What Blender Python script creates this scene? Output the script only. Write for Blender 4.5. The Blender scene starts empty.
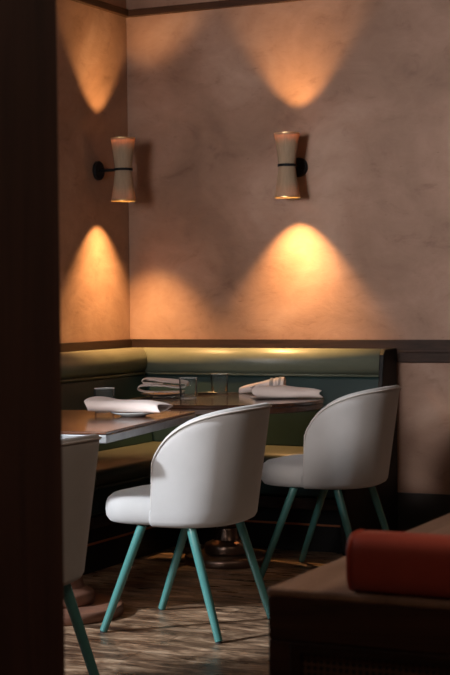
import bpy, bmesh, math, random
from mathutils import Vector, Matrix, noise
random.seed(7)
SC = bpy.context.scene
COL = SC.collection
PI = math.pi

# ---------------------------------------------------------------- room numbers (metres, camera stands at x=0, y=0)
XL, YB = -4.224, 7.58          # left wall, back wall (inner faces)
XR, YF, ZC = 1.9, -2.6, 3.05  # right wall, front wall, ceiling
CAM_H = 1.2

# ---------------------------------------------------------------- materials
def mat(name):
    m = bpy.data.materials.new(name); m.use_nodes = True
    nt = m.node_tree; b = nt.nodes['Principled BSDF']
    return m, nt, b

def node(nt, kind, **kw):
    n = nt.nodes.new(kind)
    for k, v in kw.items():
        if k in n.inputs: n.inputs[k].default_value = v
        else: setattr(n, k, v)
    return n

def coords(nt, scale=(1, 1, 1), rot=(0, 0, 0)):
    tc = nt.nodes.new('ShaderNodeTexCoord'); mp = nt.nodes.new('ShaderNodeMapping')
    mp.inputs['Scale'].default_value = scale; mp.inputs['Rotation'].default_value = rot
    nt.links.new(tc.outputs['Object'], mp.inputs['Vector'])
    return mp.outputs['Vector']

def ramp(nt, fac, stops):
    r = nt.nodes.new('ShaderNodeValToRGB'); e = r.color_ramp.elements
    e[0].position, e[0].color = stops[0][0], (*stops[0][1], 1)
    e[1].position, e[1].color = stops[-1][0], (*stops[-1][1], 1)
    for p, c in stops[1:-1]:
        x = e.new(p); x.color = (*c, 1)
    nt.links.new(fac, r.inputs['Fac'])
    return r.outputs['Color']

def bump(nt, b, height, strength, dist=0.01):
    bp = nt.nodes.new('ShaderNodeBump'); bp.inputs['Strength'].default_value = strength; bp.inputs['Distance'].default_value = dist
    nt.links.new(height, bp.inputs['Height']); nt.links.new(bp.outputs['Normal'], b.inputs['Normal'])

def noisy(name, c1, c2, scale=5, detail=6, rough=0.6, metal=0.0, stretch=(1, 1, 1), bstr=0.0, bdist=0.005, lo=0.3, hi=0.7, spec=0.5, sheen=0.0, coat=0.0, bscale=None):
    m, nt, b = mat(name)
    v = coords(nt, stretch)
    n = node(nt, 'ShaderNodeTexNoise', Scale=scale, Detail=detail, Roughness=0.6)
    nt.links.new(v, n.inputs['Vector'])
    nt.links.new(ramp(nt, n.outputs['Fac'], [(lo, c1), (hi, c2)]), b.inputs['Base Color'])
    b.inputs['Roughness'].default_value = rough; b.inputs['Metallic'].default_value = metal
    b.inputs['Specular IOR Level'].default_value = spec
    b.inputs['Sheen Weight'].default_value = sheen; b.inputs['Coat Weight'].default_value = coat; b.inputs['Coat Roughness'].default_value = 0.12
    if bstr:
        h = n
        if bscale:
            h = node(nt, 'ShaderNodeTexNoise', Scale=bscale, Detail=3.0); nt.links.new(v, h.inputs['Vector'])
        bump(nt, b, h.outputs['Fac'], bstr, bdist)
    return m

def plaster_mat(name):
    m, nt, b = mat(name)
    v = coords(nt)
    n1 = node(nt, 'ShaderNodeTexNoise', Scale=1.7, Detail=5.0, Roughness=0.55, Distortion=0.7); nt.links.new(v, n1.inputs['Vector'])
    vs = coords(nt, (1.2, 1.2, 2.0), (0.25, 0.5, 0.2))
    n2 = node(nt, 'ShaderNodeTexNoise', Scale=4.5, Detail=8.0, Roughness=0.7, Distortion=0.5); nt.links.new(vs, n2.inputs['Vector'])
    c1 = ramp(nt, n1.outputs['Fac'], [(0.3, (0.235, 0.140, 0.098)), (0.52, (0.335, 0.205, 0.150)), (0.72, (0.44, 0.295, 0.230))])
    c2 = ramp(nt, n2.outputs['Fac'], [(0.25, (0.62, 0.56, 0.53)), (0.42, (0.90, 0.885, 0.875)), (0.62, (1.0, 1.0, 1.0)), (0.75, (1.06, 1.05, 1.04))])
    mx = nt.nodes.new('ShaderNodeMix'); mx.data_type = 'RGBA'; mx.blend_type = 'MULTIPLY'; mx.inputs['Factor'].default_value = 1.0
    nt.links.new(c1, mx.inputs['A']); nt.links.new(c2, mx.inputs['B'])
    # fine trowel scratches
    vq = coords(nt, (2.0, 2.0, 14.0), (0.1, -0.15, 0.5))
    n3 = node(nt, 'ShaderNodeTexNoise', Scale=7.0, Detail=10.0, Roughness=0.75, Distortion=0.4); nt.links.new(vq, n3.inputs['Vector'])
    c3 = ramp(nt, n3.outputs['Fac'], [(0.30, (0.50, 0.42, 0.38)), (0.37, (1, 1, 1)), (0.9, (1, 1, 1))])
    mx2 = nt.nodes.new('ShaderNodeMix'); mx2.data_type = 'RGBA'; mx2.blend_type = 'MULTIPLY'; mx2.inputs['Factor'].default_value = 1.0
    nt.links.new(mx.outputs['Result'], mx2.inputs['A']); nt.links.new(c3, mx2.inputs['B'])
    nt.links.new(mx2.outputs['Result'], b.inputs['Base Color'])
    b.inputs['Roughness'].default_value = 0.62; b.inputs['Specular IOR Level'].default_value = 0.35
    bump(nt, b, n2.outputs['Fac'], 0.25, 0.012)
    return m

def wood_mat(name, dark, light, axis='X', scale=1.0, rough=0.45, coat=0.0, bstr=0.1, spec=0.5):
    m, nt, b = mat(name)
    st = {'X': (0.8, 9, 9), 'Y': (9, 0.8, 9), 'Z': (9, 9, 0.8)}[axis]
    v = coords(nt, tuple(s * scale for s in st))
    n = node(nt, 'ShaderNodeTexNoise', Scale=2.2, Detail=9.0, Roughness=0.65, Distortion=1.4); nt.links.new(v, n.inputs['Vector'])
    mid = tuple((a + c) / 2 for a, c in zip(dark, light))
    nt.links.new(ramp(nt, n.outputs['Fac'], [(0.3, dark), (0.5, mid), (0.7, light)]), b.inputs['Base Color'])
    b.inputs['Roughness'].default_value = rough; b.inputs['Coat Weight'].default_value = coat; b.inputs['Coat Roughness'].default_value = 0.1
    b.inputs['Specular IOR Level'].default_value = spec
    bump(nt, b, n.outputs['Fac'], bstr, 0.003)
    return m

def floor_mat():
    m, nt, b = mat('worn_floorboards')
    v = coords(nt)
    br = node(nt, 'ShaderNodeTexBrick', Scale=1.0)
    br.inputs['Brick Width'].default_value = 1.9; br.inputs['Row Height'].default_value = 0.135
    br.inputs['Mortar Size'].default_value = 0.0022; br.inputs['Mortar Smooth'].default_value = 0.2
    br.inputs['Color1'].default_value = (0.75, 0.75, 0.75, 1); br.inputs['Color2'].default_value = (1.1, 1.1, 1.1, 1); br.inputs['Mortar'].default_value = (0.12, 0.12, 0.12, 1)
    br.offset = 0.37
    nt.links.new(v, br.inputs['Vector'])
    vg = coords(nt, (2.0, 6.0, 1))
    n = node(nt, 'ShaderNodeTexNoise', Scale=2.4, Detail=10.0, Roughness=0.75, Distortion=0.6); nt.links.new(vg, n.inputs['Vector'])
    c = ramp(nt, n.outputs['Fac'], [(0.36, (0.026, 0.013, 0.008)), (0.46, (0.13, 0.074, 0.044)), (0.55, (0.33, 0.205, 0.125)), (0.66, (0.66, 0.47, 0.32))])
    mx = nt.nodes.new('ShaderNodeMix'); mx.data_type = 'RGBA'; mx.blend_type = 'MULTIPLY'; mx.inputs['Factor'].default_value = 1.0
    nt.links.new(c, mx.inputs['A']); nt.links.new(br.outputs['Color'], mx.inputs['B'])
    nt.links.new(mx.outputs['Result'], b.inputs['Base Color'])
    n2 = node(nt, 'ShaderNodeTexNoise', Scale=3.0, Detail=6.0); nt.links.new(coords(nt, (1.5, 6, 1)), n2.inputs['Vector'])
    r = ramp(nt, n2.outputs['Fac'], [(0.35, (0.24,) * 3), (0.65, (0.50,) * 3)])
    nt.links.new(r, b.inputs['Roughness'])
    bump(nt, b, n.outputs['Fac'], 0.35, 0.006)
    return m

def cloth_mat(name, c1, c2, scale=260, rough=0.9, sheen=0.3):
    m, nt, b = mat(name)
    v = coords(nt)
    n = node(nt, 'ShaderNodeTexNoise', Scale=6.0, Detail=5.0); nt.links.new(v, n.inputs['Vector'])
    nt.links.new(ramp(nt, n.outputs['Fac'], [(0.3, c1), (0.7, c2)]), b.inputs['Base Color'])
    f = node(nt, 'ShaderNodeTexNoise', Scale=scale, Detail=2.0); nt.links.new(v, f.inputs['Vector'])
    b.inputs['Roughness'].default_value = rough; b.inputs['Sheen Weight'].default_value = sheen; b.inputs['Specular IOR Level'].default_value = 0.2
    bump(nt, b, f.outputs['Fac'], 0.25, 0.0015)
    return m

def cane_mat():
    m, nt, b = mat('woven_cane')
    v = coords(nt, (1, 1, 1))
    w1 = node(nt, 'ShaderNodeTexWave', Scale=28.0); w1.bands_direction = 'X'; nt.links.new(v, w1.inputs['Vector'])
    w2 = node(nt, 'ShaderNodeTexWave', Scale=28.0); w2.bands_direction = 'Z'; nt.links.new(v, w2.inputs['Vector'])
    mt = nt.nodes.new('ShaderNodeMath'); mt.operation = 'MAXIMUM'
    nt.links.new(w1.outputs['Fac'], mt.inputs[0]); nt.links.new(w2.outputs['Fac'], mt.inputs[1])
    nt.links.new(ramp(nt, mt.outputs[0], [(0.55, (0.006, 0.004, 0.003)), (0.8, (0.11, 0.055, 0.03))]), b.inputs['Base Color'])
    b.inputs['Roughness'].default_value = 0.6
    bump(nt, b, mt.outputs[0], 0.5, 0.003)
    return m

def shade_mat():
    m, nt, b = mat('linen_lampshade')
    v = coords(nt, (60, 60, 3))
    n = node(nt, 'ShaderNodeTexNoise', Scale=2.0, Detail=4.0); nt.links.new(v, n.inputs['Vector'])
    c = ramp(nt, n.outputs['Fac'], [(0.3, (0.46, 0.345, 0.235)), (0.7, (0.53, 0.40, 0.28))])
    nt.links.new(c, b.inputs['Base Color']); b.inputs['Roughness'].default_value = 0.9
    tr = nt.nodes.new('ShaderNodeBsdfTranslucent')
    ct = ramp(nt, n.outputs['Fac'], [(0.3, (0.46, 0.25, 0.12)), (0.7, (0.55, 0.31, 0.16))])
    nt.links.new(ct, tr.inputs['Color'])
    mx = nt.nodes.new('ShaderNodeMixShader'); mx.inputs['Fac'].default_value = 0.38
    nt.links.new(b.outputs[0], mx.inputs[1]); nt.links.new(tr.outputs[0], mx.inputs[2])
    nt.links.new(mx.outputs[0], nt.nodes['Material Output'].inputs['Surface'])
    return m

def glass_mat():
    m, nt, b = mat('clear_thin_glass')
    tr = nt.nodes.new('ShaderNodeBsdfTransparent'); tr.inputs['Color'].default_value = (0.95, 0.97, 0.97, 1)
    gl = nt.nodes.new('ShaderNodeBsdfGlossy'); gl.inputs['Roughness'].default_value = 0.07
    fr = nt.nodes.new('ShaderNodeLayerWeight'); fr.inputs['Blend'].default_value = 0.10
    mx = nt.nodes.new('ShaderNodeMixShader')
    nt.links.new(fr.outputs['Fresnel'], mx.inputs['Fac']); nt.links.new(tr.outputs[0], mx.inputs[1]); nt.links.new(gl.outputs[0], mx.inputs[2])
    df = nt.nodes.new('ShaderNodeBsdfDiffuse'); df.inputs['Color'].default_value = (0.8, 0.82, 0.82, 1)  # a little white mixed in for missing bright reflections
    m2 = nt.nodes.new('ShaderNodeMixShader'); m2.inputs['Fac'].default_value = 0.012
    nt.links.new(mx.outputs[0], m2.inputs[1]); nt.links.new(df.outputs[0], m2.inputs[2])
    mx = m2
    nt.links.new(mx.outputs[0], nt.nodes['Material Output'].inputs['Surface'])
    return m

def glass_glint_mat():  # whitened rim and foot, bright glints put into the colour
    m, nt, b = mat('painted_glass_glint')
    tr = nt.nodes.new('ShaderNodeBsdfTransparent')
    b.inputs['Base Color'].default_value = (0.8, 0.82, 0.82, 1); b.inputs['Roughness'].default_value = 0.2
    mx = nt.nodes.new('ShaderNodeMixShader'); mx.inputs['Fac'].default_value = 0.55
    nt.links.new(tr.outputs[0], mx.inputs[1]); nt.links.new(b.outputs[0], mx.inputs[2])
    nt.links.new(mx.outputs[0], nt.nodes['Material Output'].inputs['Surface'])
    return m

def bulb_mat():
    m, nt, b = mat('glowing_bulb')
    b.inputs['Base Color'].default_value = (1, 0.8, 0.5, 1)
    b.inputs['Emission Color'].default_value = (1, 0.55, 0.2, 1); b.inputs['Emission Strength'].default_value = 44
    return m

M = {
    'plaster': plaster_mat('polished_plaster'),
    'ceil': noisy('ceiling_paint', (0.16, 0.12, 0.10), (0.2, 0.15, 0.12)),
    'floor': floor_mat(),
    'trim': wood_mat('dark_trim_wood', (0.011, 0.005, 0.003), (0.046, 0.020, 0.012), 'X', 1.4, 0.6, spec=0.25),
    'trim_y': wood_mat('dark_trim_wood_long', (0.011, 0.005, 0.003), (0.046, 0.020, 0.012), 'Y', 1.4, 0.6, spec=0.25),
    'base': noisy('black_baseboard', (0.010, 0.008, 0.007), (0.022, 0.017, 0.014), rough=0.6),
    'post': wood_mat('post_wood', (0.018, 0.007, 0.005), (0.050, 0.020, 0.014), 'Z', 0.7, 0.6, bstr=0.05, spec=0.25),
    'table': wood_mat('varnished_table_wood', (0.040, 0.012, 0.005), (0.175, 0.058, 0.020), 'X', 0.9, 0.25, coat=0.5, bstr=0.03),
    'table_dark': wood_mat('dark_varnished_wood', (0.018, 0.007, 0.004), (0.075, 0.029, 0.014), 'X', 0.9, 0.22, coat=0.5, bstr=0.02),
    'edge': noisy('pewter_table_edge', (0.28, 0.295, 0.31), (0.38, 0.395, 0.41), scale=20, rough=0.42, metal=0.7),
    'darkedge': wood_mat('dark_table_edge', (0.03, 0.012, 0.007), (0.10, 0.042, 0.022), 'X', 1.0, 0.35, coat=0.3),
    'bronze': noisy('aged_bronze', (0.10, 0.062, 0.046), (0.19, 0.12, 0.09), scale=9, rough=0.3, metal=0.85),
    'copper': noisy('copper_brown_cast_iron', (0.15, 0.060, 0.038), (0.27, 0.135, 0.09), scale=7, rough=0.45, metal=0.3),
    'fabric': cloth_mat('pale_grey_wool', (0.405, 0.39, 0.385), (0.465, 0.45, 0.445)),
    'piping': cloth_mat('pale_grey_piping', (0.52, 0.48, 0.455), (0.58, 0.54, 0.51)),
    'teal': noisy('teal_lacquer', (0.055, 0.185, 0.172), (0.075, 0.235, 0.22), scale=4, rough=0.27, coat=0.25),
    'foot': noisy('black_rubber', (0.012, 0.012, 0.012), (0.02, 0.02, 0.02), rough=0.7),
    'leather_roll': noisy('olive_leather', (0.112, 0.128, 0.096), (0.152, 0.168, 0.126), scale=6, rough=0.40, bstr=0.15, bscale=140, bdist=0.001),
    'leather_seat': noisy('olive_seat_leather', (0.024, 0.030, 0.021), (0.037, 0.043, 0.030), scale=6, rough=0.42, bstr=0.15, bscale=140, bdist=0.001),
    'leather_teal': noisy('deep_teal_leather', (0.007, 0.022, 0.022), (0.011, 0.031, 0.030), scale=5, rough=0.5, spec=0.3, bstr=0.15, bscale=140, bdist=0.001),
    'blackwood': noisy('black_stained_wood', (0.004, 0.004, 0.005), (0.009, 0.008, 0.008), rough=0.6, spec=0.25),
    'black': noisy('black_metal', (0.004, 0.004, 0.005), (0.008, 0.008, 0.009), rough=0.6, spec=0.2),
    'strip': noisy('copper_strip', (0.45, 0.14, 0.06), (0.60, 0.22, 0.10), rough=0.35, metal=0.6),
    'liner': noisy('cream_card_liner', (0.5, 0.42, 0.33), (0.55, 0.46, 0.36), rough=0.9), 'shade': shade_mat(), 'glass': glass_mat(), 'glass_glint': glass_glint_mat(), 'bulb': bulb_mat(),
    'brass': noisy('warm_brass', (0.60, 0.42, 0.20), (0.72, 0.52, 0.28), rough=0.35, metal=0.9),
    'napkin': cloth_mat('pink_white_linen', (0.66, 0.55, 0.51), (0.74, 0.63, 0.59), 320, 0.85, 0.1),
    'napkin_hem': cloth_mat('grey_hem_linen', (0.30, 0.27, 0.26), (0.36, 0.33, 0.32), 320),
    'plate': noisy('pale_blue_stoneware', (0.50, 0.56, 0.58), (0.60, 0.66, 0.68), scale=12, rough=0.3, coat=0.3),
    'shadeplate': noisy('shaded_stoneware', (0.035, 0.034, 0.036), (0.06, 0.058, 0.06), scale=12, rough=0.3, coat=0.3),  # pale plate, shade under the napkin put into a dark colour
    'steel': noisy('steel', (0.45, 0.47, 0.5), (0.6, 0.62, 0.65), rough=0.22, metal=1.0),
    'darksteel': noisy('dark_steel', (0.02, 0.02, 0.022), (0.05, 0.05, 0.055), rough=0.3, metal=0.8),
    'cab': wood_mat('counter_wood', (0.020, 0.009, 0.006), (0.070, 0.030, 0.019), 'X', 0.8, 0.42, bstr=0.05),
    'cabtop': wood_mat('lit_counter_top', (0.16, 0.09, 0.058), (0.40, 0.25, 0.175), 'Y', 0.7, 0.5, bstr=0.05),  # paler base, the light falling on the top put into its colour
    'red': noisy('red_leather', (0.32, 0.045, 0.026), (0.44, 0.068, 0.038), scale=7, rough=0.5, bstr=0.15, bscale=160, bdist=0.001),
    'cane': cane_mat(),
}

# ---------------------------------------------------------------- mesh helpers
def link(name, bm, m, parent=None, smooth=False, sub=0, bevel=0.0, wn=False):
    me = bpy.data.meshes.new(name)
    bmesh.ops.recalc_face_normals(bm, faces=bm.faces)
    bm.to_mesh(me); bm.free()
    me.materials.append(m)
    if smooth:
        for p in me.polygons: p.use_smooth = True
    o = bpy.data.objects.new(name, me); COL.objects.link(o)
    if parent: o.parent = parent
    if bevel:
        b = o.modifiers.new('bevel', 'BEVEL'); b.width = bevel; b.segments = 3; b.limit_method = 'ANGLE'; b.angle_limit = math.radians(40)
    if sub:
        s = o.modifiers.new('sub', 'SUBSURF'); s.levels = sub; s.render_levels = sub
    return o

def box(bm, x0, x1, y0, y1, z0, z1):
    vs = [bm.verts.new(p) for p in ((x0, y0, z0), (x1, y0, z0), (x1, y1, z0), (x0, y1, z0), (x0, y0, z1), (x1, y0, z1), (x1, y1, z1), (x0, y1, z1))]
    for f in ((0, 3, 2, 1), (4, 5, 6, 7), (0, 1, 5, 4), (1, 2, 6, 5), (2, 3, 7, 6), (3, 0, 4, 7)):
        bm.faces.new([vs[i] for i in f])
    return bm

def nb(): return bmesh.new()

def lathe(bm, prof, n=48, center=(0, 0), closed=False):
    """prof: list of (r, z); closed joins last to first (a ring)."""
    rings = []
    for r, z in prof:
        if r < 1e-6: rings.append([bm.verts.new((center[0], center[1], z))])
        else: rings.append([bm.verts.new((center[0] + r * math.cos(2 * PI * k / n), center[1] + r * math.sin(2 * PI * k / n), z)) for k in range(n)])
    pairs = list(zip(rings[:-1], rings[1:]))
    if closed: pairs.append((rings[-1], rings[0]))
    for a, b in pairs:
        for k in range(n):
            k2 = (k + 1) % n
            if len(a) == 1 and len(b) == 1: continue
            if len(a) == 1: bm.faces.new((a[0], b[k], b[k2]))
            elif len(b) == 1: bm.faces.new((a[k], b[0], a[k2]))
            else: bm.faces.new((a[k], b[k], b[k2], a[k2]))
    return bm

def tube(bm, pts, radii, n=12, cap=True):
    pts = [Vector(p) for p in pts]
    if not hasattr(radii, '__len__'): radii = [radii] * len(pts)
    rings = []
    up = Vector((0, 0, 1))
    prev = None
    for i, p in enumerate(pts):
        t = (pts[min(i + 1, len(pts) - 1)] - pts[max(i - 1, 0)]).normalized()
        if prev is None:
            a = up if abs(t.z) < 0.9 else Vector((1, 0, 0))
            u = t.cross(a).normalized()
        else:
            u = (prev - t * prev.dot(t)).normalized()
        prev = u
        w = t.cross(u)
        rings.append([bm.verts.new(p + (u * math.cos(2 * PI * k / n) + w * math.sin(2 * PI * k / n)) * radii[i]) for k in range(n)])
    for a, b in zip(rings[:-1], rings[1:]):
        for k in range(n): bm.faces.new((a[k], a[(k + 1) % n], b[(k + 1) % n], b[k]))
    if cap:
        bm.faces.new(rings[0][::-1]); bm.faces.new(rings[-1])
    return bm

def tag(o, label=None, cat=None, group=None, kind=None):
    if label: o['label'] = label
    if cat: o['category'] = cat
    if group: o['group'] = group
    if kind: o['kind'] = kind
    return o

def empty(name, loc, rz=0, label=None, cat=None, group=None):
    o = bpy.data.objects.new(name, None); COL.objects.link(o)
    o.location = loc; o.rotation_euler = (0, 0, rz); o.empty_display_size = 0.1
    return tag(o, label, cat, group)

def kids(o): return [c for c in bpy.data.objects if c.parent == o]

def copy_tree(o, parent=None):
    c = o.copy(); COL.objects.link(c); c.parent = parent
    for ch in kids(o): copy_tree(ch, c)
    return c

def structure(name, bm, m, **kw):
    return tag(link(name, bm, m, **kw), kind='structure')

# ---------------------------------------------------------------- room shell
T = 0.12
structure('floor', box(nb(), XL - T, XR + T, YF - T, YB + T, -0.1, 0), M['floor'])
structure('ceiling', box(nb(), XL - T, XR + T, YF - T, YB + T, ZC, ZC + 0.1), M['ceil'])
structure('wall_back', box(nb(), XL - T, XR + T, YB, YB + T, 0, ZC), M['plaster'])
structure('wall_right', box(nb(), XR, XR + T, YF, YB, 0, ZC), M['plaster'])

def wall_with_hole_left(y0, y1, z0, z1):
    bm = nb()
    box(bm, XL - T, XL, YF, y0, 0, ZC); box(bm, XL - T, XL, y1, YB, 0, ZC)
    box(bm, XL - T, XL, y0, y1, 0, z0); box(bm, XL - T, XL, y0, y1, z1, ZC)
    return bm
WL = (2.15, 3.80, 0.9, 2.85)
structure('wall_left', wall_with_hole_left(*WL), M['plaster'])
structure('wall_front', box(nb(), XL - T, XR + T, YF - T, YF, 0, ZC), M['plaster'])
# unseen wall and opening, added to seat the frontal light and shield the counter
WP = (-3.45, -2.45, 1.35, 2.35)
PY0, PY1, PXE = 1.90, 2.02, -1.565
bm = nb()
box(bm, XL, WP[0], PY0, PY1, 0, ZC); box(bm, WP[1], PXE, PY0, PY1, 0, ZC)
box(bm, WP[0], WP[1], PY0, PY1, 0, WP[2]); box(bm, WP[0], WP[1], PY0, PY1, WP[3], ZC)
structure('wall_added_blocker', bm, M['plaster'])
def frame_bm(axis, lo, hi, a0, a1, z0, z1, w=0.05):
    b = nb()
    for p, q, c, d in ((a0, a0 + w, z0, z1), (a1 - w, a1, z0, z1), (a0 + w, a1 - w, z0, z0 + w), (a0 + w, a1 - w, z1 - w, z1)):
        if axis == 'x': box(b, lo, hi, p, q, c, d)
        else: box(b, p, q, lo, hi, c, d)
    return b
structure('window_1', frame_bm('x', XL - 0.10, XL - 0.03, *WL), M['trim'])
structure('added_opening', frame_bm('y', PY0 + 0.03, PY1 - 0.03, *WP), M['trim'])  # frame of the added opening, out of view

# picture rail, chair rail, baseboard (profile boxes with a bead)
def rail_back(name, z0, z1, d, m='trim', bead=True):
    bm = nb(); box(bm, XL, XR, YB - d, YB, z0, z1)
    if bead: box(bm, XL, XR, YB - d - 0.006, YB - d, z0 + (z1 - z0) * 0.42, z0 + (z1 - z0) * 0.52)
    return structure(name, bm, M[m], bevel=0.003)
def rail_left(name, z0, z1, d, m='trim_y', bead=True):
    bm = nb(); box(bm, XL, XL + d, 2.05, YB - d, z0, z1)
    if bead: box(bm, XL + d, XL + d + 0.006, 2.05, YB - d, z0 + (z1 - z0) * 0.42, z0 + (z1 - z0) * 0.52)
    return structure(name, bm, M[m], bevel=0.003)
rail_back('trim_1', 2.716, 2.753, 0.03, bead=False); rail_left('trim_2', 2.716, 2.753, 0.03, bead=False)
rail_back('trim_3', 0.865, 0.979, 0.022)
bm = nb(); box(bm, XL, XL + 0.022, 4.8, YB - 0.022, 0.865, 0.979); structure('trim_4', bm, M['trim_y'], bevel=0.003)
rail_back('baseboard_back', 0, 0.211, 0.02, 'base', False)

# dark timber post close to the camera
bm = nb(); box(bm, -1.56, -1.248, 1.735, 2.03, 0, ZC)
box(bm, -1.515, -1.30, 1.728, 1.735, 0.35, ZC - 0.3)
structure('column', bm, M['post'], bevel=0.006)

# ---------------------------------------------------------------- banquettes (an L of two units with mitred ends)
def sweep_bm(profile, kind, a, b, mitre=True, n=1, gap=0.0035):
    """profile: closed list of (d, z), d = distance from the wall. left: runs in y from a to YB-d; back: runs in x from XL+d to b."""
    bm = nb(); rings = []
    for k in range(n + 1):
        t = k / n; r = []
        for d, z in profile:
            if kind == 'left':
                e = (YB - d - gap) if mitre else b
                r.append(bm.verts.new((XL + d, a + (e - a) * t, z)))
            else:
                s = (XL + d + gap) if mitre else a
                r.append(bm.verts.new((s + (b - s) * t, YB - d, z)))
        rings.append(r)
    m = len(profile)
    for r, q in zip(rings[:-1], rings[1:]):
        for k in range(m): bm.faces.new((r[k], r[(k + 1) % m], q[(k + 1) % m], q[k]))
    bm.faces.new(rings[0][::-1]); bm.faces.new(rings[-1])
    return bm

def arc(cx, cz, rx, rz, a0, a1, n):
    return [(cx + rx * math.cos(math.radians(a0 + (a1 - a0) * k / n)), cz + rz * math.sin(math.radians(a0 + (a1 - a0) * k / n))) for k in range(n + 1)]

D0 = 0.026
ROLL = [(D0, 0.812), (0.185, 0.808)] + arc(0.165, 0.871, 0.064, 0.062, -55, 60, 8) + arc(0.15, 0.876, 0.068, 0.062, 72, 100, 3) + [(D0 + 0.012, 0.934), (D0, 0.924)]
BACK = [(D0, 0.28), (0.275, 0.28), (0.288, 0.30), (0.290, 0.46), (0.243, 0.65), (0.209, 0.795), (0.196, 0.804), (D0, 0.808)]
def seat_prof(d0=0.294, d1=0.77):
    return [(d0, 0.385), (d1 - 0.03, 0.382)] + arc(d1 - 0.035, 0.422, 0.035, 0.040, -85, 85, 8) + [(d1 - 0.15, 0.468), (d0 + 0.12, 0.466), (d0, 0.455)]
FRONT = [(0.296, 0.265), (0.737, 0.265), (0.745, 0.272), (0.745, 0.376), (0.737, 0.380), (0.296, 0.380)]
RAIL = [(0.296, 0.205), (0.733, 0.205), (0.733, 0.258), (0.296, 0.258)]
PLINTH = [(D0, 0.0), (0.67, 0.0), (0.67, 0.203), (D0, 0.203)]
STRIP = [(0.671, 0.122), (0.676, 0.122), (0.676, 0.131), (0.671, 0.131)]
XE = -2.712
def banquette(kind, a, b, label, cushions):
    root = empty('corner_banquette', (0, 0, 0), label=label, cat='banquette', group=None)
    def part(nm, prof, m, n=1, **kw): return link(nm, sweep_bm(prof, kind, a, b, n=n), m, root, **kw)
    part('plinth', PLINTH, M['blackwood'], bevel=0.003)
    part('copper_strip', STRIP, M['strip'])
    part('wood_rail', RAIL, M['trim'], bevel=0.003)
    part('front_panel', FRONT, M['leather_teal'], bevel=0.006)
    part('back_panel', BACK, M['leather_teal'], bevel=0.008)
    part('top_roll', ROLL, M['leather_roll'], smooth=True)
    bm = tube(nb(), [((XL + 0.212, y, 0.806) if kind == 'left' else (y, YB - 0.212, 0.806)) for y in ((a, YB - 0.222) if kind == 'left' else (XL + 0.222, b))], 0.006, 8)
    link('piping', bm, M['leather_roll'], root, smooth=True)
    for c0, c1, mit in cushions:
        prof = seat_prof()
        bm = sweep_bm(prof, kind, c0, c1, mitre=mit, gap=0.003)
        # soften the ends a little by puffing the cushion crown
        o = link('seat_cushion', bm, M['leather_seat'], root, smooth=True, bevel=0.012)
        pp = [(0.77 - 0.006, 0.386)]
        p = [((XL + d, y, z) if kind == 'left' else (y, YB - d, z)) for d, z in pp for y in ((c0, (YB - d - 0.01) if mit else c1) if kind == 'left' else ((XL + d + 0.01) if mit else c0, c1))]
        link('seam', tube(nb(), p, 0.006, 8), M['leather_seat'], o, smooth=True)
    return root

y_seam = 5.9
bl = banquette('left', 4.9, 0, 'olive and teal leather banquette along the wall with the black-armed lamp near the post', [(4.9, y_seam - 0.004, False), (y_seam, 0, True)])
bb = banquette('back', 0, XE, 'teal leather banquette with olive top roll, along the long plaster wall behind the round table', [(0, XE, True)])
bl['label'] = 'corner banquette run on the left, beside the wooden post, with olive seat cushions'
bb['label'] = 'corner banquette run along the back wall, behind the round table, ending in black panel'
END = [(D0, 0.0), (0.73, 0.0), (0.75, 0.02), (0.765, 0.34), (0.765, 0.44), (0.70, 0.47), (0.31, 0.475), (0.285, 0.50), (0.222, 0.86), (0.216, 0.91), (0.19, 0.936), (D0, 0.938)]
bm = nb()
r0 = [bm.verts.new((XE + 0.002, YB - d, z)) for d, z in END]; r1 = [bm.verts.new((XE + 0.026, YB - d, z)) for d, z in END]
for k in range(len(END)):
    bm.faces.new((r0[k], r0[(k + 1) % len(END)], r1[(k + 1) % len(END)], r1[k]))
bm.faces.new(r0[::-1]); bm.faces.new(r1)
link('end_panel', bm, M['blackwood'], bb, bevel=0.006)

# ---------------------------------------------------------------- tables
def table_base(root, m, zt, rd, rc, rs):
    base = [(0, 0.0), (rd - 0.005, 0.0), (rd, 0.006), (rd, 0.030), (rd - 0.006, 0.038), (rd - 0.015, 0.040), (rd * 0.75, 0.044), (0.0, 0.044)]
    link('base_disc', lathe(nb(), base, 56), m, root, smooth=True, bevel=0.002)
    bell = [(0, 0.0445), (rc - 0.003, 0.0445), (rc, 0.052), (rc, 0.082), (rc - 0.006, 0.090), (rc - 0.016, 0.094), (rs + 0.016, 0.106), (rs + 0.009, 0.125), (rs + 0.006, 0.15), (rs + 0.004, 0.16), (0, 0.16)]
    link('pedestal_collar', lathe(nb(), bell, 48), m, root, smooth=True, bevel=0.002)
    stem = [(0, 0.1605), (rs + 0.003, 0.1605), (rs, 0.19), (rs, 0.30), (rs, zt - 0.02), (0, zt - 0.02)]
    link('pedestal', lathe(nb(), stem, 40), m, root, smooth=True)
    link('top_plate', lathe(nb(), [(0, zt - 0.0195), (0.17, zt - 0.0195), (0.17, zt - 0.001), (0, zt - 0.001)], 40), M['black'], root)

TZ = 0.742
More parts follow.
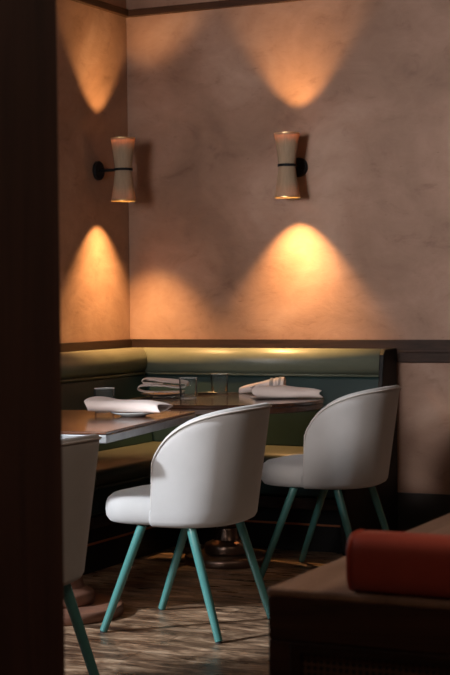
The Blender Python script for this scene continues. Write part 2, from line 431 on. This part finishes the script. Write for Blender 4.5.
# square table nearer the post
c1 = Vector((-2.742, 4.742)); rz = math.radians(9)
W1, L1 = 0.78, 1.0
ax = Vector((math.cos(rz), math.sin(rz))); ay = Vector((-math.sin(rz), math.cos(rz)))
cen = c1 - ax * W1 / 2 + ay * L1 / 2
t1 = empty('square_table', (cen.x, cen.y, 0), rz, 'varnished square-cornered dining table with pale metal edge on a copper-brown pedestal', 'table')
bm = nb(); box(bm, -W1 / 2, W1 / 2, -L1 / 2, L1 / 2, TZ - 0.010, TZ)
link('tabletop', bm, M['table'], t1, bevel=0.003)
bm = nb(); e = 0.004
box(bm, -W1 / 2 - e, W1 / 2 + e, -L1 / 2 - e, L1 / 2 + e, TZ - 0.040, TZ - 0.0105)
link('edge_band', bm, M['edge'], t1, bevel=0.003)
table_base(t1, M['copper'], TZ - 0.041, 0.245, 0.135, 0.082)
# round table in the corner
t2c = Vector((-3.12, 6.48))
t2 = empty('round_table', (t2c.x, t2c.y, 0), 0, 'round dark varnished table on a bronze pedestal in the corner of the banquette', 'table')
R2 = 0.445
link('tabletop', lathe(nb(), [(0, TZ - 0.018), (R2 - 0.004, TZ - 0.018), (R2, TZ - 0.014), (R2, TZ - 0.004), (R2 - 0.004, TZ), (0, TZ)], 96), M['table_dark'], t2, bevel=0.0)
link('edge_band', lathe(nb(), [(0, TZ - 0.043), (R2 - 0.012, TZ - 0.043), (R2 - 0.007, TZ - 0.038), (R2 - 0.007, TZ - 0.0185), (0, TZ - 0.0185)], 96), M['darkedge'], t2)
table_base(t2, M['bronze'], TZ - 0.044, 0.195, 0.105, 0.046)

# ---------------------------------------------------------------- tub chairs (front points to -X)
def sgnpow(v, p): return math.copysign(abs(v) ** p, v)
def shell_station(phi, z):
    """outer plan point at plan angle phi (0 = back centre, +-1 = arm ends) and height z"""
    t = (z - 0.392) / 0.42
    a = 0.232 + 0.062 * t          # back reach
    b = 0.247 + 0.026 * t          # half width
    ang = phi * PI / 2
    n = 2 / 2.5
    return (a * sgnpow(math.cos(ang), n), b * sgnpow(math.sin(ang), n))
FR = 0.012       # how far the arm tips reach in front of the centre
def shell_top(u):
    s = max(0.0, min(1.0, (0.294 - u) / (0.294 + 0.028)))
    return 0.43 + 0.390 * (1 - s ** 1.55) ** 0.26
def make_shell():
    bm = nb(); secs = []
    NS = 56; NV = 9; th = 0.042
    for i in range(NS + 1):
        f = -1 + 2 * i / NS
        k = 1.10; ff = f * k
        phi = max(-1, min(1, ff)); extra = max(0.0, abs(ff) - 1) / (k - 1)      # straight run at the arm ends
        u_mid = shell_station(phi, 0.6)[0] - extra * FR
        zt = shell_top(u_mid) if extra < 1 else 0.46
        zt = max(zt, 0.455)
        lean = 0.016 * max(0.0, abs(ff) - 0.75) / 0.35
        def pt(z, inset):
            x, y = shell_station(phi, z)
            d = Vector((x, y))
            a = 0.232 + 0.062 * (z - .392) / .42; b = 0.247 + 0.026 * (z - .392) / .42
            nn = Vector((sgnpow(x / a, 1.5) / a, sgnpow(y / b, 1.5) / b))
            if nn.length > 1e-6: nn.normalize()
            d = d - nn * inset
            return (d.x - extra * FR - lean * (0.60 - z) / 0.2, d.y, z)
        ring = []
        z0 = 0.392
        ring.append(pt(z0, 0.020)); ring.append(pt(z0 + 0.008, 0.006)); ring.append(pt(z0 + 0.022, 0.0))
        for j in range(1, NV): ring.append(pt(z0 + 0.022 + (zt - 0.014 - z0 - 0.022) * j / NV, 0.0))
        ring.append(pt(zt - 0.010, 0.001)); ring.append(pt(zt - 0.002, 0.006)); ring.append(pt(zt, th * 0.45)); ring.append(pt(zt - 0.003, th - 0.008)); ring.append(pt(zt - 0.014, th))
        for j in range(NV - 1, -1, -1): ring.append(pt(z0 + 0.012 + (zt - 0.016 - z0 - 0.012) * j / NV, th))
        ring.append(pt(z0, th - 0.005))
        secs.append([bm.verts.new(p) for p in ring])
    m = len(secs[0])
    for a, b in zip(secs[:-1], secs[1:]):
        for k in range(m): bm.faces.new((a[k], a[(k + 1) % m], b[(k + 1) % m], b[k]))
    for s in (secs[0], secs[-1]):
        c = Vector((0, 0, 0))
        for v in s: c += v.co
        c /= m
        # rounded cap
        cap = [bm.verts.new(v.co.lerp(c, 0.25) + Vector((-0.008, 0, 0))) for v in s]
        for k in range(m): bm.faces.new((s[k], s[(k + 1) % m], cap[(k + 1) % m], cap[k]))
        bm.faces.new(cap)
    return bm
def shell_pipe():
    pts = []
    for s in (1,):
        NS = 90
        for i in range(NS + 1):
            ff = (-1 + 2 * i / NS) * 1.10
            phi = max(-1, min(1, ff)); extra = max(0.0, abs(ff) - 1) / 0.10
            u = shell_station(phi, 0.6)[0] - extra * FR
            zt = max(shell_top(u), 0.455)
            x, y = shell_station(phi, zt)
            lean = 0.016 * max(0.0, abs(ff) - 0.75) / 0.35
            pts.append((x - extra * FR - lean * (0.60 - zt) / 0.2, y, zt - 0.012))
    for sg in (-1, 1):
        x, y = shell_station(sg, 0.42)
        e = (x - FR - 0.016 / 0.35 * 0.35 * 0.9 - 0.002, y - sg * 0.012, 0.42)
        pts = [e] + pts if sg < 0 else pts + [e]
    return tube(nb(), pts, 0.0035, 8)
def make_seat():
    bm = nb(); N = 56; rings = []
    prof = [(0.0, 0.391), (0.80, 0.391), (0.93, 0.396), (0.985, 0.412), (1.0, 0.436), (0.99, 0.458), (0.955, 0.476), (0.88, 0.489), (0.6, 0.501), (0.0, 0.506)]
    for s, z in prof:
        if s == 0: rings.append([bm.verts.new((-0.08, 0, z))]); continue
        r = []
        for k in range(N):
            a = 2 * PI * k / N; c, q = math.cos(a), math.sin(a)
            if c < 0: x = -0.10 + 0.196 * sgnpow(c, 0.86) * s
            else: x = -0.10 + 0.275 * sgnpow(c, 0.75) * s
            y = 0.238 * sgnpow(q, 0.82) * s
            if c > 0: y *= 0.87 + 0.13 * (1 - c)
            r.append(bm.verts.new((x, y * 0.98, z)))
        rings.append(r)
    for a, b in zip(rings[:-1], rings[1:]):
        for k in range(N):
            k2 = (k + 1) % N
            if len(a) == 1: bm.faces.new((a[0], b[k], b[k2]))
            elif len(b) == 1: bm.faces.new((a[k], b[0], a[k2]))
            else: bm.faces.new((a[k], b[k], b[k2], a[k2]))
    return bm
GC = 'pale tub chairs with teal legs'
def make_chair():
    r = empty('tub_chair', (0, 0, 0), cat='chair', group=GC)
    sh = link('shell', make_shell(), M['fabric'], r, smooth=True)
    link('piping', shell_pipe(), M['piping'], sh, smooth=True)
    st = link('seat', make_seat(), M['fabric'], r, smooth=True)
    for sx in (-1, 1):
        for sy in (-1, 1):
            top = Vector((-0.09 if sx < 0 else 0.105, 0.190 * sy, 0.3905)); foot = Vector((-0.236 if sx < 0 else 0.226, 0.223 * sy, 0.005))
            lg = link('leg', tube(nb(), [top, top.lerp(foot, 0.5), foot], [0.0172, 0.0158, 0.0140], 20), M['teal'], r, smooth=True, bevel=0.002)
            link('foot_cap', tube(nb(), [foot + Vector((0, 0, 0.0)), (foot.x, foot.y, 0.0)], [0.0128, 0.0128], 16), M['foot'], lg)
    return r
ch = make_chair()
ch.location = (-2.6445, 5.169, 0)
ch['label'] = 'pale tub chair with splayed teal legs, whole in view beside the square table'
c2 = copy_tree(ch); c2.location = (-2.579, 6.392, 0)
c2['label'] = 'pale tub chair at the round table in front of the black banquette end panel'
c3 = copy_tree(ch); c3.location = (-2.568, 3.80, 0)
c3['label'] = 'tub chair in shade, mostly hidden behind the dark wooden post'

# ---------------------------------------------------------------- tableware
NT = TZ + 0.0005
def make_glass(label, loc, group='water tumblers on the tables'):
    r = empty('water_tumbler', loc, 0, label, 'glass', group)
    R, H = 0.042, 0.094
    prof = [(0, 0.0), (R - 0.006, 0.0), (R - 0.003, 0.003), (R, H - 0.0018), (R - 0.0002, H), (R - 0.0024, H), (R - 0.0026, H - 0.0018), (R - 0.0062, 0.010), (0, 0.009)]
    o = link('glass_wall', lathe(nb(), prof, 40), M['glass'], r, smooth=True)
    o.data.materials.append(M['glass_glint'])
    for p in o.data.polygons:
        if p.center.z > H - 0.0022 or (p.center.z < 0.004 and math.hypot(p.center.x, p.center.y) > R * 0.7): p.material_index = 1
    return r
g1xy = (-3.252, 5.615)
g1 = make_glass('clear tumbler on the square table, behind the napkin on its saucer', (*g1xy, NT))
for x, y, lab in ((-3.298, 6.455, 'clear tumbler on the round table touching the napkin with the shaded plate'), (-3.320, 6.825, 'clear tumbler in the middle of the round table, before the teal backrest')):
    g = copy_tree(g1); g.location = (x, y, NT); g['label'] = lab
# only the whole glass moves: merge the one-part trees into plain things
for g in [o for o in list(bpy.data.objects) if o.parent is None and o.name.startswith('water_tumbler')]:
    k = kids(g)[0]; lab, cat, grp, loc, nm = g['label'], g['category'], g['group'], g.location.copy(), g.name
    bpy.data.objects.remove(g); k.parent = None; k.location = loc; k.name = nm; tag(k, lab, cat, grp)

def make_plate(name, label, loc, R, m, cat='plate'):
    prof = [(0, 0.0), (R * 0.55, 0.0), (R * 0.60, 0.004), (R * 0.97, 0.013), (R, 0.0155), (R * 0.985, 0.017), (R * 0.60, 0.0085), (0, 0.0065)]
    o = link(name, lathe(nb(), prof, 56), m, smooth=True); o.location = loc
    return tag(o, label, cat)

def fold_cloth(name, L, path, taper=0.0, thick=0.003, seed=0, amp=0.004, nl=22, curl=0.0, endlift=0.0, mname='napkin', parent=None, skew=0.0, droop=0.0):
    """path: list of (w, z) fold cross-section; extruded along x for length L with hand-folded irregularity."""
    P = [Vector((a, b)) for a, b in path]
    # resample smoothly (Catmull-Rom)
    pts = []
    for i in range(len(P) - 1):
        p0, p1, p2, p3 = P[max(i - 1, 0)], P[i], P[i + 1], P[min(i + 2, len(P) - 1)]
        for k in range(5):
            t = k / 5
            pts.append(0.5 * ((2 * p1) + (p2 - p0) * t + (2 * p0 - 5 * p1 + 4 * p2 - p3) * t * t + (3 * p1 - p0 - 3 * p2 + p3) * t ** 3))
    pts.append(P[-1])
    bm = nb(); rows = []
    n = len(pts)
    for j, p in enumerate(pts):
        row = []
        for i in range(nl + 1):
            s = i / nl
            x = (s - 0.5) * L + skew * p.x * 1.0 + 0.010 * math.sin(j * 0.37 + seed)
            sc = 1 - taper * s
            f = noise.noise(Vector((s * 3 + seed * 3.1, j * 0.11, seed))) * amp
            z = 0.0035 + max(0.0, p.y * (1 - 0.75 * taper * s) + f * (0.3 + p.y * 25) + endlift * (s ** 3) * p.y * 8 + curl * (2 * s - 1) ** 2 * p.y - droop * s * s)
            y = p.x * sc + noise.noise(Vector((s * 2.5, j * 0.07, seed + 9))) * amp * 1.2
            row.append(bm.verts.new((x, y, z)))
        rows.append(row)
    for a, b in zip(rows[:-1], rows[1:]):
        for i in range(nl): bm.faces.new((a[i], a[i + 1], b[i + 1], b[i]))
    o = link(name, bm, M[mname], parent, smooth=True)
    so = o.modifiers.new('thick', 'SOLIDIFY'); so.thickness = thick; so.offset = 0
    sb = o.modifiers.new('sub', 'SUBSURF'); sb.levels = 1; sb.render_levels = 1
    return o

NG = 'folded linen napkins on the tables'
# square table: saucer with a rolled-over napkin
px1 = (-3.005, 5.41)
make_plate('saucer', 'small pale saucer under the napkin on the square table', (px1[0], px1[1], NT), 0.085, M['plate'])
n1 = fold_cloth('linen_napkin', 0.29, [(0.050, 0.0), (0.0, 0.001), (-0.052, 0.004), (-0.068, 0.022), (-0.052, 0.045), (0.0, 0.050), (0.040, 0.045), (0.054, 0.032), (0.034, 0.019), (-0.02, 0.018)], taper=0.22, droop=0.012, seed=3, amp=0.007, endlift=0.0, skew=0.25)
n1.location = (px1[0] - 0.010, px1[1] - 0.012, NT + 0.0165); n1.rotation_euler = (0, 0, math.radians(14))
tag(n1, 'white napkin folded over a pale saucer on the square table', 'napkin', NG)

# round table left: plate, napkin in two plump folds, fork
px2 = (-3.465, 6.525)
make_plate('dinner_plate', 'shade-darkened plate under the plump pink-white napkin on the round table', (px2[0], px2[1], NT), 0.105, M['shadeplate'])
n2 = fold_cloth('linen_napkin', 0.125, [(0.10, 0.004), (0.0, 0.003), (-0.09, 0.005), (-0.122, 0.017), (-0.10, 0.033), (0.0, 0.033), (0.085, 0.025), (0.112, 0.031), (0.105, 0.045), (0.0, 0.056), (-0.085, 0.062), (-0.104, 0.054), (-0.08, 0.046), (0.0, 0.044)], taper=0.06, seed=11, amp=0.006, skew=0.1)
n2.location = (px2[0] + 0.002, px2[1] + 0.0, NT + 0.017); n2.rotation_euler = (0, 0, math.radians(-66))
tag(n2, 'pink-white napkin plumply folded on the shaded plate of the round table', 'napkin', NG)

def cutlery(name, label, cat, loc, rz, kind, m):
    bm = nb()
    if kind == 'fork':
        pts = [(-0.095, 0, 0.003), (-0.03, 0, 0.004), (0.03, 0, 0.006), (0.05, 0, 0.005)]
        for a, b in zip(pts[:-1], pts[1:]):
            pass
        tube(bm, pts, [0.006, 0.0035, 0.003, 0.009], 10)
        for k in range(4):
            y = -0.0085 + 0.0057 * k
            tube(bm, [(0.046, y, 0.005), (0.07, y, 0.0035), (0.094, y, 0.006)], [0.0016, 0.0016, 0.0011], 6)
    else:
        tube(bm, [(-0.11, 0, 0.006), (-0.06, 0, 0.007), (-0.01, 0, 0.005)], [0.005, 0.0065, 0.004], 10)
        vs = [(-0.012, -0.006), (0.06, -0.010), (0.10, -0.006), (0.112, 0.003), (-0.012, 0.005)]
        lo = [bm.verts.new((x, y, 0.004)) for x, y in vs]; hi = [bm.verts.new((x, y, 0.006)) for x, y in vs]
        for k in range(5): bm.faces.new((lo[k], lo[(k + 1) % 5], hi[(k + 1) % 5], hi[k]))
        bm.faces.new(lo[::-1]); bm.faces.new(hi)
    o = link(name, bm, m, smooth=False, bevel=0.0008); o.location = loc; o.rotation_euler = (0, 0, rz)
    return tag(o, label, cat)
pf = (-3.385, 6.470)
cutlery('table_fork', 'steel fork at the near edge of the shaded plate on the round table', 'fork', (pf[0], pf[1], NT), math.radians(40), 'fork', M['steel'])
pk = (-3.295, 6.770)
cutlery('table_knife', 'dark knife lying between a tumbler and the rolled napkin on the round table', 'knife', (pk[0], pk[1], NT), math.radians(50), 'knife', M['darksteel'])

# round table right: rolled napkin with grey bands, and a folded napkin in front
def rolled(label, p0, p1, r0, r1):
    v = Vector((p1[0] - p0[0], p1[1] - p0[1])); L = v.length
    r = empty('rolled_napkin', (p0[0], p0[1], NT), math.atan2(v.y, v.x), label, 'napkin', NG)
    bm = nb(); N = 28; n = 28; rings = []
    for i in range(N + 1):
        s = i / N
        rr = r0 + (r1 - r0) * (s ** 0.7)
        ring = []
        for k in range(n):
            a = 2 * PI * k / n
            q = rr * (1 + 0.06 * noise.noise(Vector((s * 5, math.cos(a) * 1.5, math.sin(a) * 1.5))) + 0.05 * math.sin(a * 2 + s * 5))
            zc = rr * 0.95 + 0.012 * s * s + 0.004 * math.sin(s * PI)
            ring.append(bm.verts.new((s * L, q * math.cos(a), max(0.0008, zc + q * math.sin(a) * 0.92))))
        rings.append(ring)
    for a, b in zip(rings[:-1], rings[1:]):
        for k in range(n): bm.faces.new((a[k], a[(k + 1) % n], b[(k + 1) % n], b[k]))
    bm.faces.new(rings[0][::-1])
    # spiral end: step inward in layers
    last = rings[-1]; c = sum((v.co for v in last), Vector()) / n
    for f, dx in ((0.86, 0.006), (0.78, -0.006), (0.62, -0.006), (0.56, 0.004), (0.3, 0.004)):
        nxt = [bm.verts.new(c + (v.co - c) * f + Vector((dx, 0, 0))) for v in rings[-1]]
        for k in range(n): bm.faces.new((last[k], last[(k + 1) % n], nxt[(k + 1) % n], nxt[k]))
        last = nxt
    bm.faces.new(last)
    link('cloth_roll', bm, M['napkin'], r, smooth=True, sub=1)
    for s, w, e in ((0.74, 0.010, 0.0035), (0.84, 0.006, 0.003), (0.92, 0.006, 0.003)):
        rr = r0 + (r1 - r0) * s ** 0.7; zc = rr * 0.95 + 0.012 * s * s + 0.004 * math.sin(s * PI)
        bm = nb(); ra = []
        for dx, rad in ((-w, rr), (-w * 0.8, rr + e), (w * 0.8, rr + e), (w, rr), (w * .8, rr - 0.003), (-w * .8, rr - 0.003)):
            ra.append([bm.verts.new((s * L + dx, rad * math.cos(2 * PI * k / n) * (1 + 0.03 * math.sin(4 * PI * k / n)), max(0.0006, zc + rad * math.sin(2 * PI * k / n) * 0.94))) for k in range(n)])
        for q in range(6):
            A, B = ra[q], ra[(q + 1) % 6]
            for k in range(n): bm.faces.new((A[k], A[(k + 1) % n], B[(k + 1) % n], B[k]))
        link('wrap_band', bm, M['napkin_hem'] if s != 0.84 else M['napkin'], r, smooth=True)
    return r
rolled('napkin rolled to a thick end with grey bands, at the back of the round table', (-3.225, 6.840), (-3.010, 6.885), 0.014, 0.036)
px3 = (-2.865, 6.570)
n3 = fold_cloth('linen_napkin', 0.30, [(0.065, 0.0), (0.0, 0.001), (-0.05, 0.004), (-0.066, 0.018), (-0.064, 0.040), (-0.035, 0.056), (0.01, 0.057), (0.045, 0.050), (0.060, 0.037), (0.04, 0.024), (-0.02, 0.021)], taper=0.5, seed=23, amp=0.007, endlift=0.0, skew=-0.2)
n3.location = (px3[0], px3[1], NT); n3.rotation_euler = (0, 0, math.radians(18))
tag(n3, 'napkin folded to a soft wedge, nearest the chair on the round table', 'napkin', NG)

# ---------------------------------------------------------------- wall sconces (local: wall plane at y=0, arm points to -y)
def make_sconce():
    r = empty('hourglass_sconce', (0, 0, 0), cat='wall lamp', group='hourglass wall sconces')
    a = 0.158
    def ly(prof, n=40, c=(0, 0)): return lathe(nb(), prof, n, c)
    # backplate: a thick disc standing on the wall
    bm = nb(); n = 40; rings = []
    for rad, y in ((0.0, -0.002), (0.050, -0.002), (0.050, -0.016), (0.046, -0.021), (0.0, -0.022)):
        rings.append([bm.verts.new((rad * math.cos(2 * PI * k / n), y, rad * math.sin(2 * PI * k / n))) for k in range(n)] if rad else [bm.verts.new((0, y, 0))])
    for A, B in zip(rings[:-1], rings[1:]):
        for k in range(n):
            k2 = (k + 1) % n
            if len(A) == 1: bm.faces.new((A[0], B[k], B[k2]))
            elif len(B) == 1: bm.faces.new((A[k], B[0], A[k2]))
            else: bm.faces.new((A[k], B[k], B[k2], A[k2]))
    link('backplate', bm, M['black'], r, smooth=False, bevel=0.002)
    arm = link('arm', tube(nb(), [(0, -0.0225, 0), (0, -a + 0.0475, 0)], 0.0068, 14), M['black'], r, smooth=True)
    link('waist_ring', lathe(nb(), [(0.0440, -0.0065), (0.0485, -0.0065), (0.0485, 0.0065), (0.0440, 0.0065)], 48, (0, -a), closed=True), M['black'], r, bevel=0.001)
    H = 0.162
    for s in (1, -1):
        pr = []
        for k in range(11):
            t = k / 10; pr.append((0.0432 + 0.0215 * t ** 1.25, s * (0.001 + (H - 0.001) * t)))
        prof = pr + [(q - 0.0022, z) for q, z in reversed(pr)]
        sh = link('lamp_shade', lathe(nb(), prof, 56, (0, -a), closed=True), M['shade'], r, smooth=True)
        link('rim', lathe(nb(), [(0.0642, s * (H - 0.001)), (0.0655, s * (H - 0.003)), (0.0655, s * (H + 0.001)), (0.0622, s * (H + 0.001)), (0.0622, s * (H - 0.002))], 56, (0, -a), closed=True), M['brass'], sh)
        link('socket', lathe(nb(), [(0, s * 0.002), (0.040, s * 0.002), (0.040, s * 0.008), (0.016, s * 0.010), (0.014, s * 0.050), (0, s * 0.050)], 28, (0, -a)), M['black'], r)
        li = [(0.0405 + 0.0215 * (k / 8 * 0.66) ** 1.25, s * (0.009 + (H * 0.66 - 0.009) * k / 8)) for k in range(9)]
        link('liner', lathe(nb(), li + [(q - 0.001, z) for q, z in reversed(li)], 48, (0, -a), closed=True), M['liner'], sh, smooth=True)
        zb = s * (H - (0.112 if s > 0 else 0.096))
        bz = []
        for k in range(9):
            an = -PI / 2 + PI * k / 8; bz.append((0.0125 * math.cos(an) if 0 < k < 8 else 0, zb + 0.0125 * math.sin(an)))
        link('bulb', lathe(nb(), bz, 20, (0, -a)), M['bulb'], r, smooth=True)
    return r
s1 = make_sconce(); s1.location = (-3.217, YB, 1.864)
s1['label'] = 'hourglass linen wall lamp on the wide back wall, with scallops of light above and below'
s2 = copy_tree(s1); s2.location = (XL, 7.244, 1.868); s2.rotation_euler = (0, 0, PI / 2)
s2['label'] = 'hourglass linen wall lamp on the narrow side wall by the corner'

def lamp(kind, name, loc, energy, color, rot=(0, 0, 0), **kw):
    l = bpy.data.lights.new(name, kind); l.energy = energy; l.color = color
    for k, v in kw.items(): setattr(l, k, v)
    o = bpy.data.objects.new(name, l); COL.objects.link(o); o.location = loc; o.rotation_euler = rot
    return o
WARM = (1.0, 0.53, 0.19)
for o in (s1, s2):
    for sgn in (1, -1):
        p = o.matrix_basis @ Vector((0, -0.158, sgn * (0.162 - (0.098 if sgn > 0 else 0.077))))
        lamp('SPOT', 'bulb_light', p, 54 if sgn > 0 else 170, WARM, rot=(PI, 0, 0) if sgn > 0 else (0, 0, 0), shadow_soft_size=0.010, spot_size=math.radians(86 if sgn > 0 else 83), spot_blend=1.0)

# ---------------------------------------------------------------- counter with red bolster, close on the right
CX0, CX1, CY0, CY1, CZ = -1.075, 0.30, 2.378, 3.95, 0.722
cab = empty('service_counter', ((CX0 + CX1) / 2, (CY0 + CY1) / 2, 0), 0, 'dark wooden counter with a top coloured as lit and cane front, blurred in the lower right corner', 'counter')
def cpart(nm, bm, m, par=cab, **kw):
    bmesh.ops.translate(bm, verts=bm.verts, vec=(-(CX0 + CX1) / 2, -(CY0 + CY1) / 2, 0))
    return link(nm, bm, m, par, **kw)
cpart('counter_top', box(nb(), CX0, CX1, CY0, CY1, CZ - 0.014, CZ), M['cabtop'], bevel=0.005)
cpart('carcass', box(nb(), CX0 + 0.004, CX1 - 0.004, CY0 + 0.02, CY1 - 0.01, 0.06, CZ - 0.0145), M['cab'], bevel=0.004)
bm = nb()
box(bm, CX0 + 0.002, CX1 - 0.002, CY0 + 0.001, CY0 + 0.0195, CZ - 0.085, CZ - 0.0145)
box(bm, CX0 + 0.002, CX1 - 0.002, CY0 + 0.001, CY0 + 0.0195, 0.06, 0.13)
for x in (CX0 + 0.002, (CX0 + CX1) / 2 - 0.02, CX1 - 0.042): box(bm, x, x + 0.04, CY0 + 0.001, CY0 + 0.0195, 0.13, CZ - 0.085)
cpart('front_frame', bm, M['cab'], bevel=0.003)
for x0, x1 in ((CX0 + 0.042, (CX0 + CX1) / 2 - 0.02), ((CX0 + CX1) / 2 + 0.02, CX1 - 0.042)):
    fr = nb()
    box(fr, x0, x0 + 0.018, CY0 - 0.004, CY0 + 0.0195, 0.13, CZ - 0.0855); box(fr, x1 - 0.018, x1, CY0 - 0.004, CY0 + 0.0195, 0.13, CZ - 0.0855)
    box(fr, x0 + 0.018, x1 - 0.018, CY0 - 0.004, CY0 + 0.0195, 0.13, 0.148); box(fr, x0 + 0.018, x1 - 0.018, CY0 - 0.004, CY0 + 0.0195, CZ - 0.1035, CZ - 0.0855)
    d = cpart('door', fr, M['trim'], bevel=0.002)
    cpart('cane_panel', box(nb(), x0 + 0.0185, x1 - 0.0185, CY0 + 0.008, CY0 + 0.013, 0.1485, CZ - 0.104), M['cane'], d)
cpart('plinth', box(nb(), CX0 + 0.03, CX1 - 0.03, CY0 + 0.05, CY1 - 0.04, 0, 0.0595), M['blackwood'])

# bolster: long padded roll with flattened sides and welted ends
BX0, BX1, BY, BR = -0.936, 0.10, CY0 + 0.041, 0.048
bol = empty('leather_bolster', ((BX0 + BX1) / 2, BY, CZ + 0.0005), 0, 'red leather bolster lying along the near edge of the dark wooden counter', 'bolster')
bm = nb(); n = 40; rings = []
hl = (BX1 - BX0) / 2
for x, f in ((-hl, 0.0), (-hl, 0.72), (-hl + 0.003, 0.86), (-hl + 0.009, 0.95), (-hl + 0.018, 0.99), (-hl + 0.03, 1.0), (0, 1.0), (hl - 0.03, 1.0), (hl - 0.018, 0.99), (hl - 0.009, 0.95), (hl - 0.003, 0.86), (hl, 0.72), (hl, 0.0)):
    if f == 0: rings.append([bm.verts.new((x, 0, BR))])
    else: rings.append([bm.verts.new((x, BR * f * sgnpow(math.cos(2 * PI * k / n), 0.62), BR + BR * f * sgnpow(math.sin(2 * PI * k / n), 0.62))) for k in range(n)])
for A, B in zip(rings[:-1], rings[1:]):
    for k in range(n):
        k2 = (k + 1) % n
        if len(A) == 1: bm.faces.new((A[0], B[k], B[k2]))
        elif len(B) == 1: bm.faces.new((A[k], B[0], A[k2]))
        else: bm.faces.new((A[k], B[k], B[k2], A[k2]))
link('cushion', bm, M['red'], bol, smooth=True)
for s in (-1, 1):
    ring = [(s * (hl - 0.006), BR * 0.955 * sgnpow(math.cos(2 * PI * k / 40), 0.62), BR + BR * 0.955 * sgnpow(math.sin(2 * PI * k / 40), 0.62)) for k in range(41)]
    link('end_piping', tube(nb(), ring, 0.0028, 8, cap=False), M['red'], bol, smooth=True)

# ---------------------------------------------------------------- light
def aim(o, d):
    o.rotation_euler = Vector(d).to_track_quat('-Z', 'Y').to_euler()
SUN_EL = math.radians(31)
sun = lamp('SUN', 'sun', (-8, 0, 6), 5.2, (0.86, 0.93, 1.0), angle=math.radians(4))
aim(sun, (0.62 * math.cos(SUN_EL), 0.785 * math.cos(SUN_EL), -math.sin(SUN_EL)))
a = lamp('AREA', 'daylight_side_window', (XL - 0.02, (WL[0] + WL[1]) / 2, (WL[2] + WL[3]) / 2), 22, (0.80, 0.90, 1.0), shape='RECTANGLE', size=WL[3] - WL[2] - 0.1, size_y=WL[1] - WL[0] - 0.1)
aim(a, (1, 0.25, -0.15))
f = lamp('AREA', 'frontal_light', (-2.95, PY1 - 0.02, 1.85), 18.5, (1.0, 0.93, 0.89), shape='RECTANGLE', size=0.8, size_y=0.8, spread=math.radians(62))  # frontal light on the back wall, placed in the added opening
aim(f, (0.7, 5.5, 0.0))

c = lamp('AREA', 'added_warm_fill', (0.15, 3.0, ZC - 0.03), 16, (1.0, 0.78, 0.58), shape='DISK', size=0.5)  # unseen fill, added to lift the counter top and bolster
c = lamp('AREA', 'added_warm_fill', (0.2, 0.3, ZC - 0.03), 7, (1.0, 0.74, 0.54), shape='DISK', size=0.5)  # weaker unseen fill, added to lift the post and near room

wd = bpy.data.worlds.new('World'); SC.world = wd; wd.use_nodes = True
bg = wd.node_tree.nodes['Background']; bg.inputs['Color'].default_value = (0.75, 0.85, 1.0, 1); bg.inputs['Strength'].default_value = 0.5

# ---------------------------------------------------------------- camera
yaw, pitch, roll = math.radians(25.725), math.radians(1.445), math.radians(-0.60)
cd = bpy.data.cameras.new('camera'); cam = bpy.data.objects.new('camera', cd); COL.objects.link(cam)
cd.sensor_fit = 'HORIZONTAL'; cd.sensor_width = 24; cd.lens = 24 * 1594 / 450
cam.location = (0, 0, CAM_H)
R = Matrix.Rotation(yaw, 4, 'Z') @ Matrix.Rotation(PI / 2 - pitch, 4, 'X') @ Matrix.Rotation(roll, 4, 'Z')
cam.rotation_euler = R.to_euler()
cd.dof.use_dof = True; cd.dof.focus_distance = 6.0; cd.dof.aperture_fstop = 8.5
cd.clip_start = 0.05
SC.camera = cam

SC.view_settings.view_transform = 'Standard'; SC.view_settings.look = 'None'; SC.view_settings.gamma = 1.0
SC.view_settings.use_curve_mapping = False; SC.view_settings.exposure = 0.0
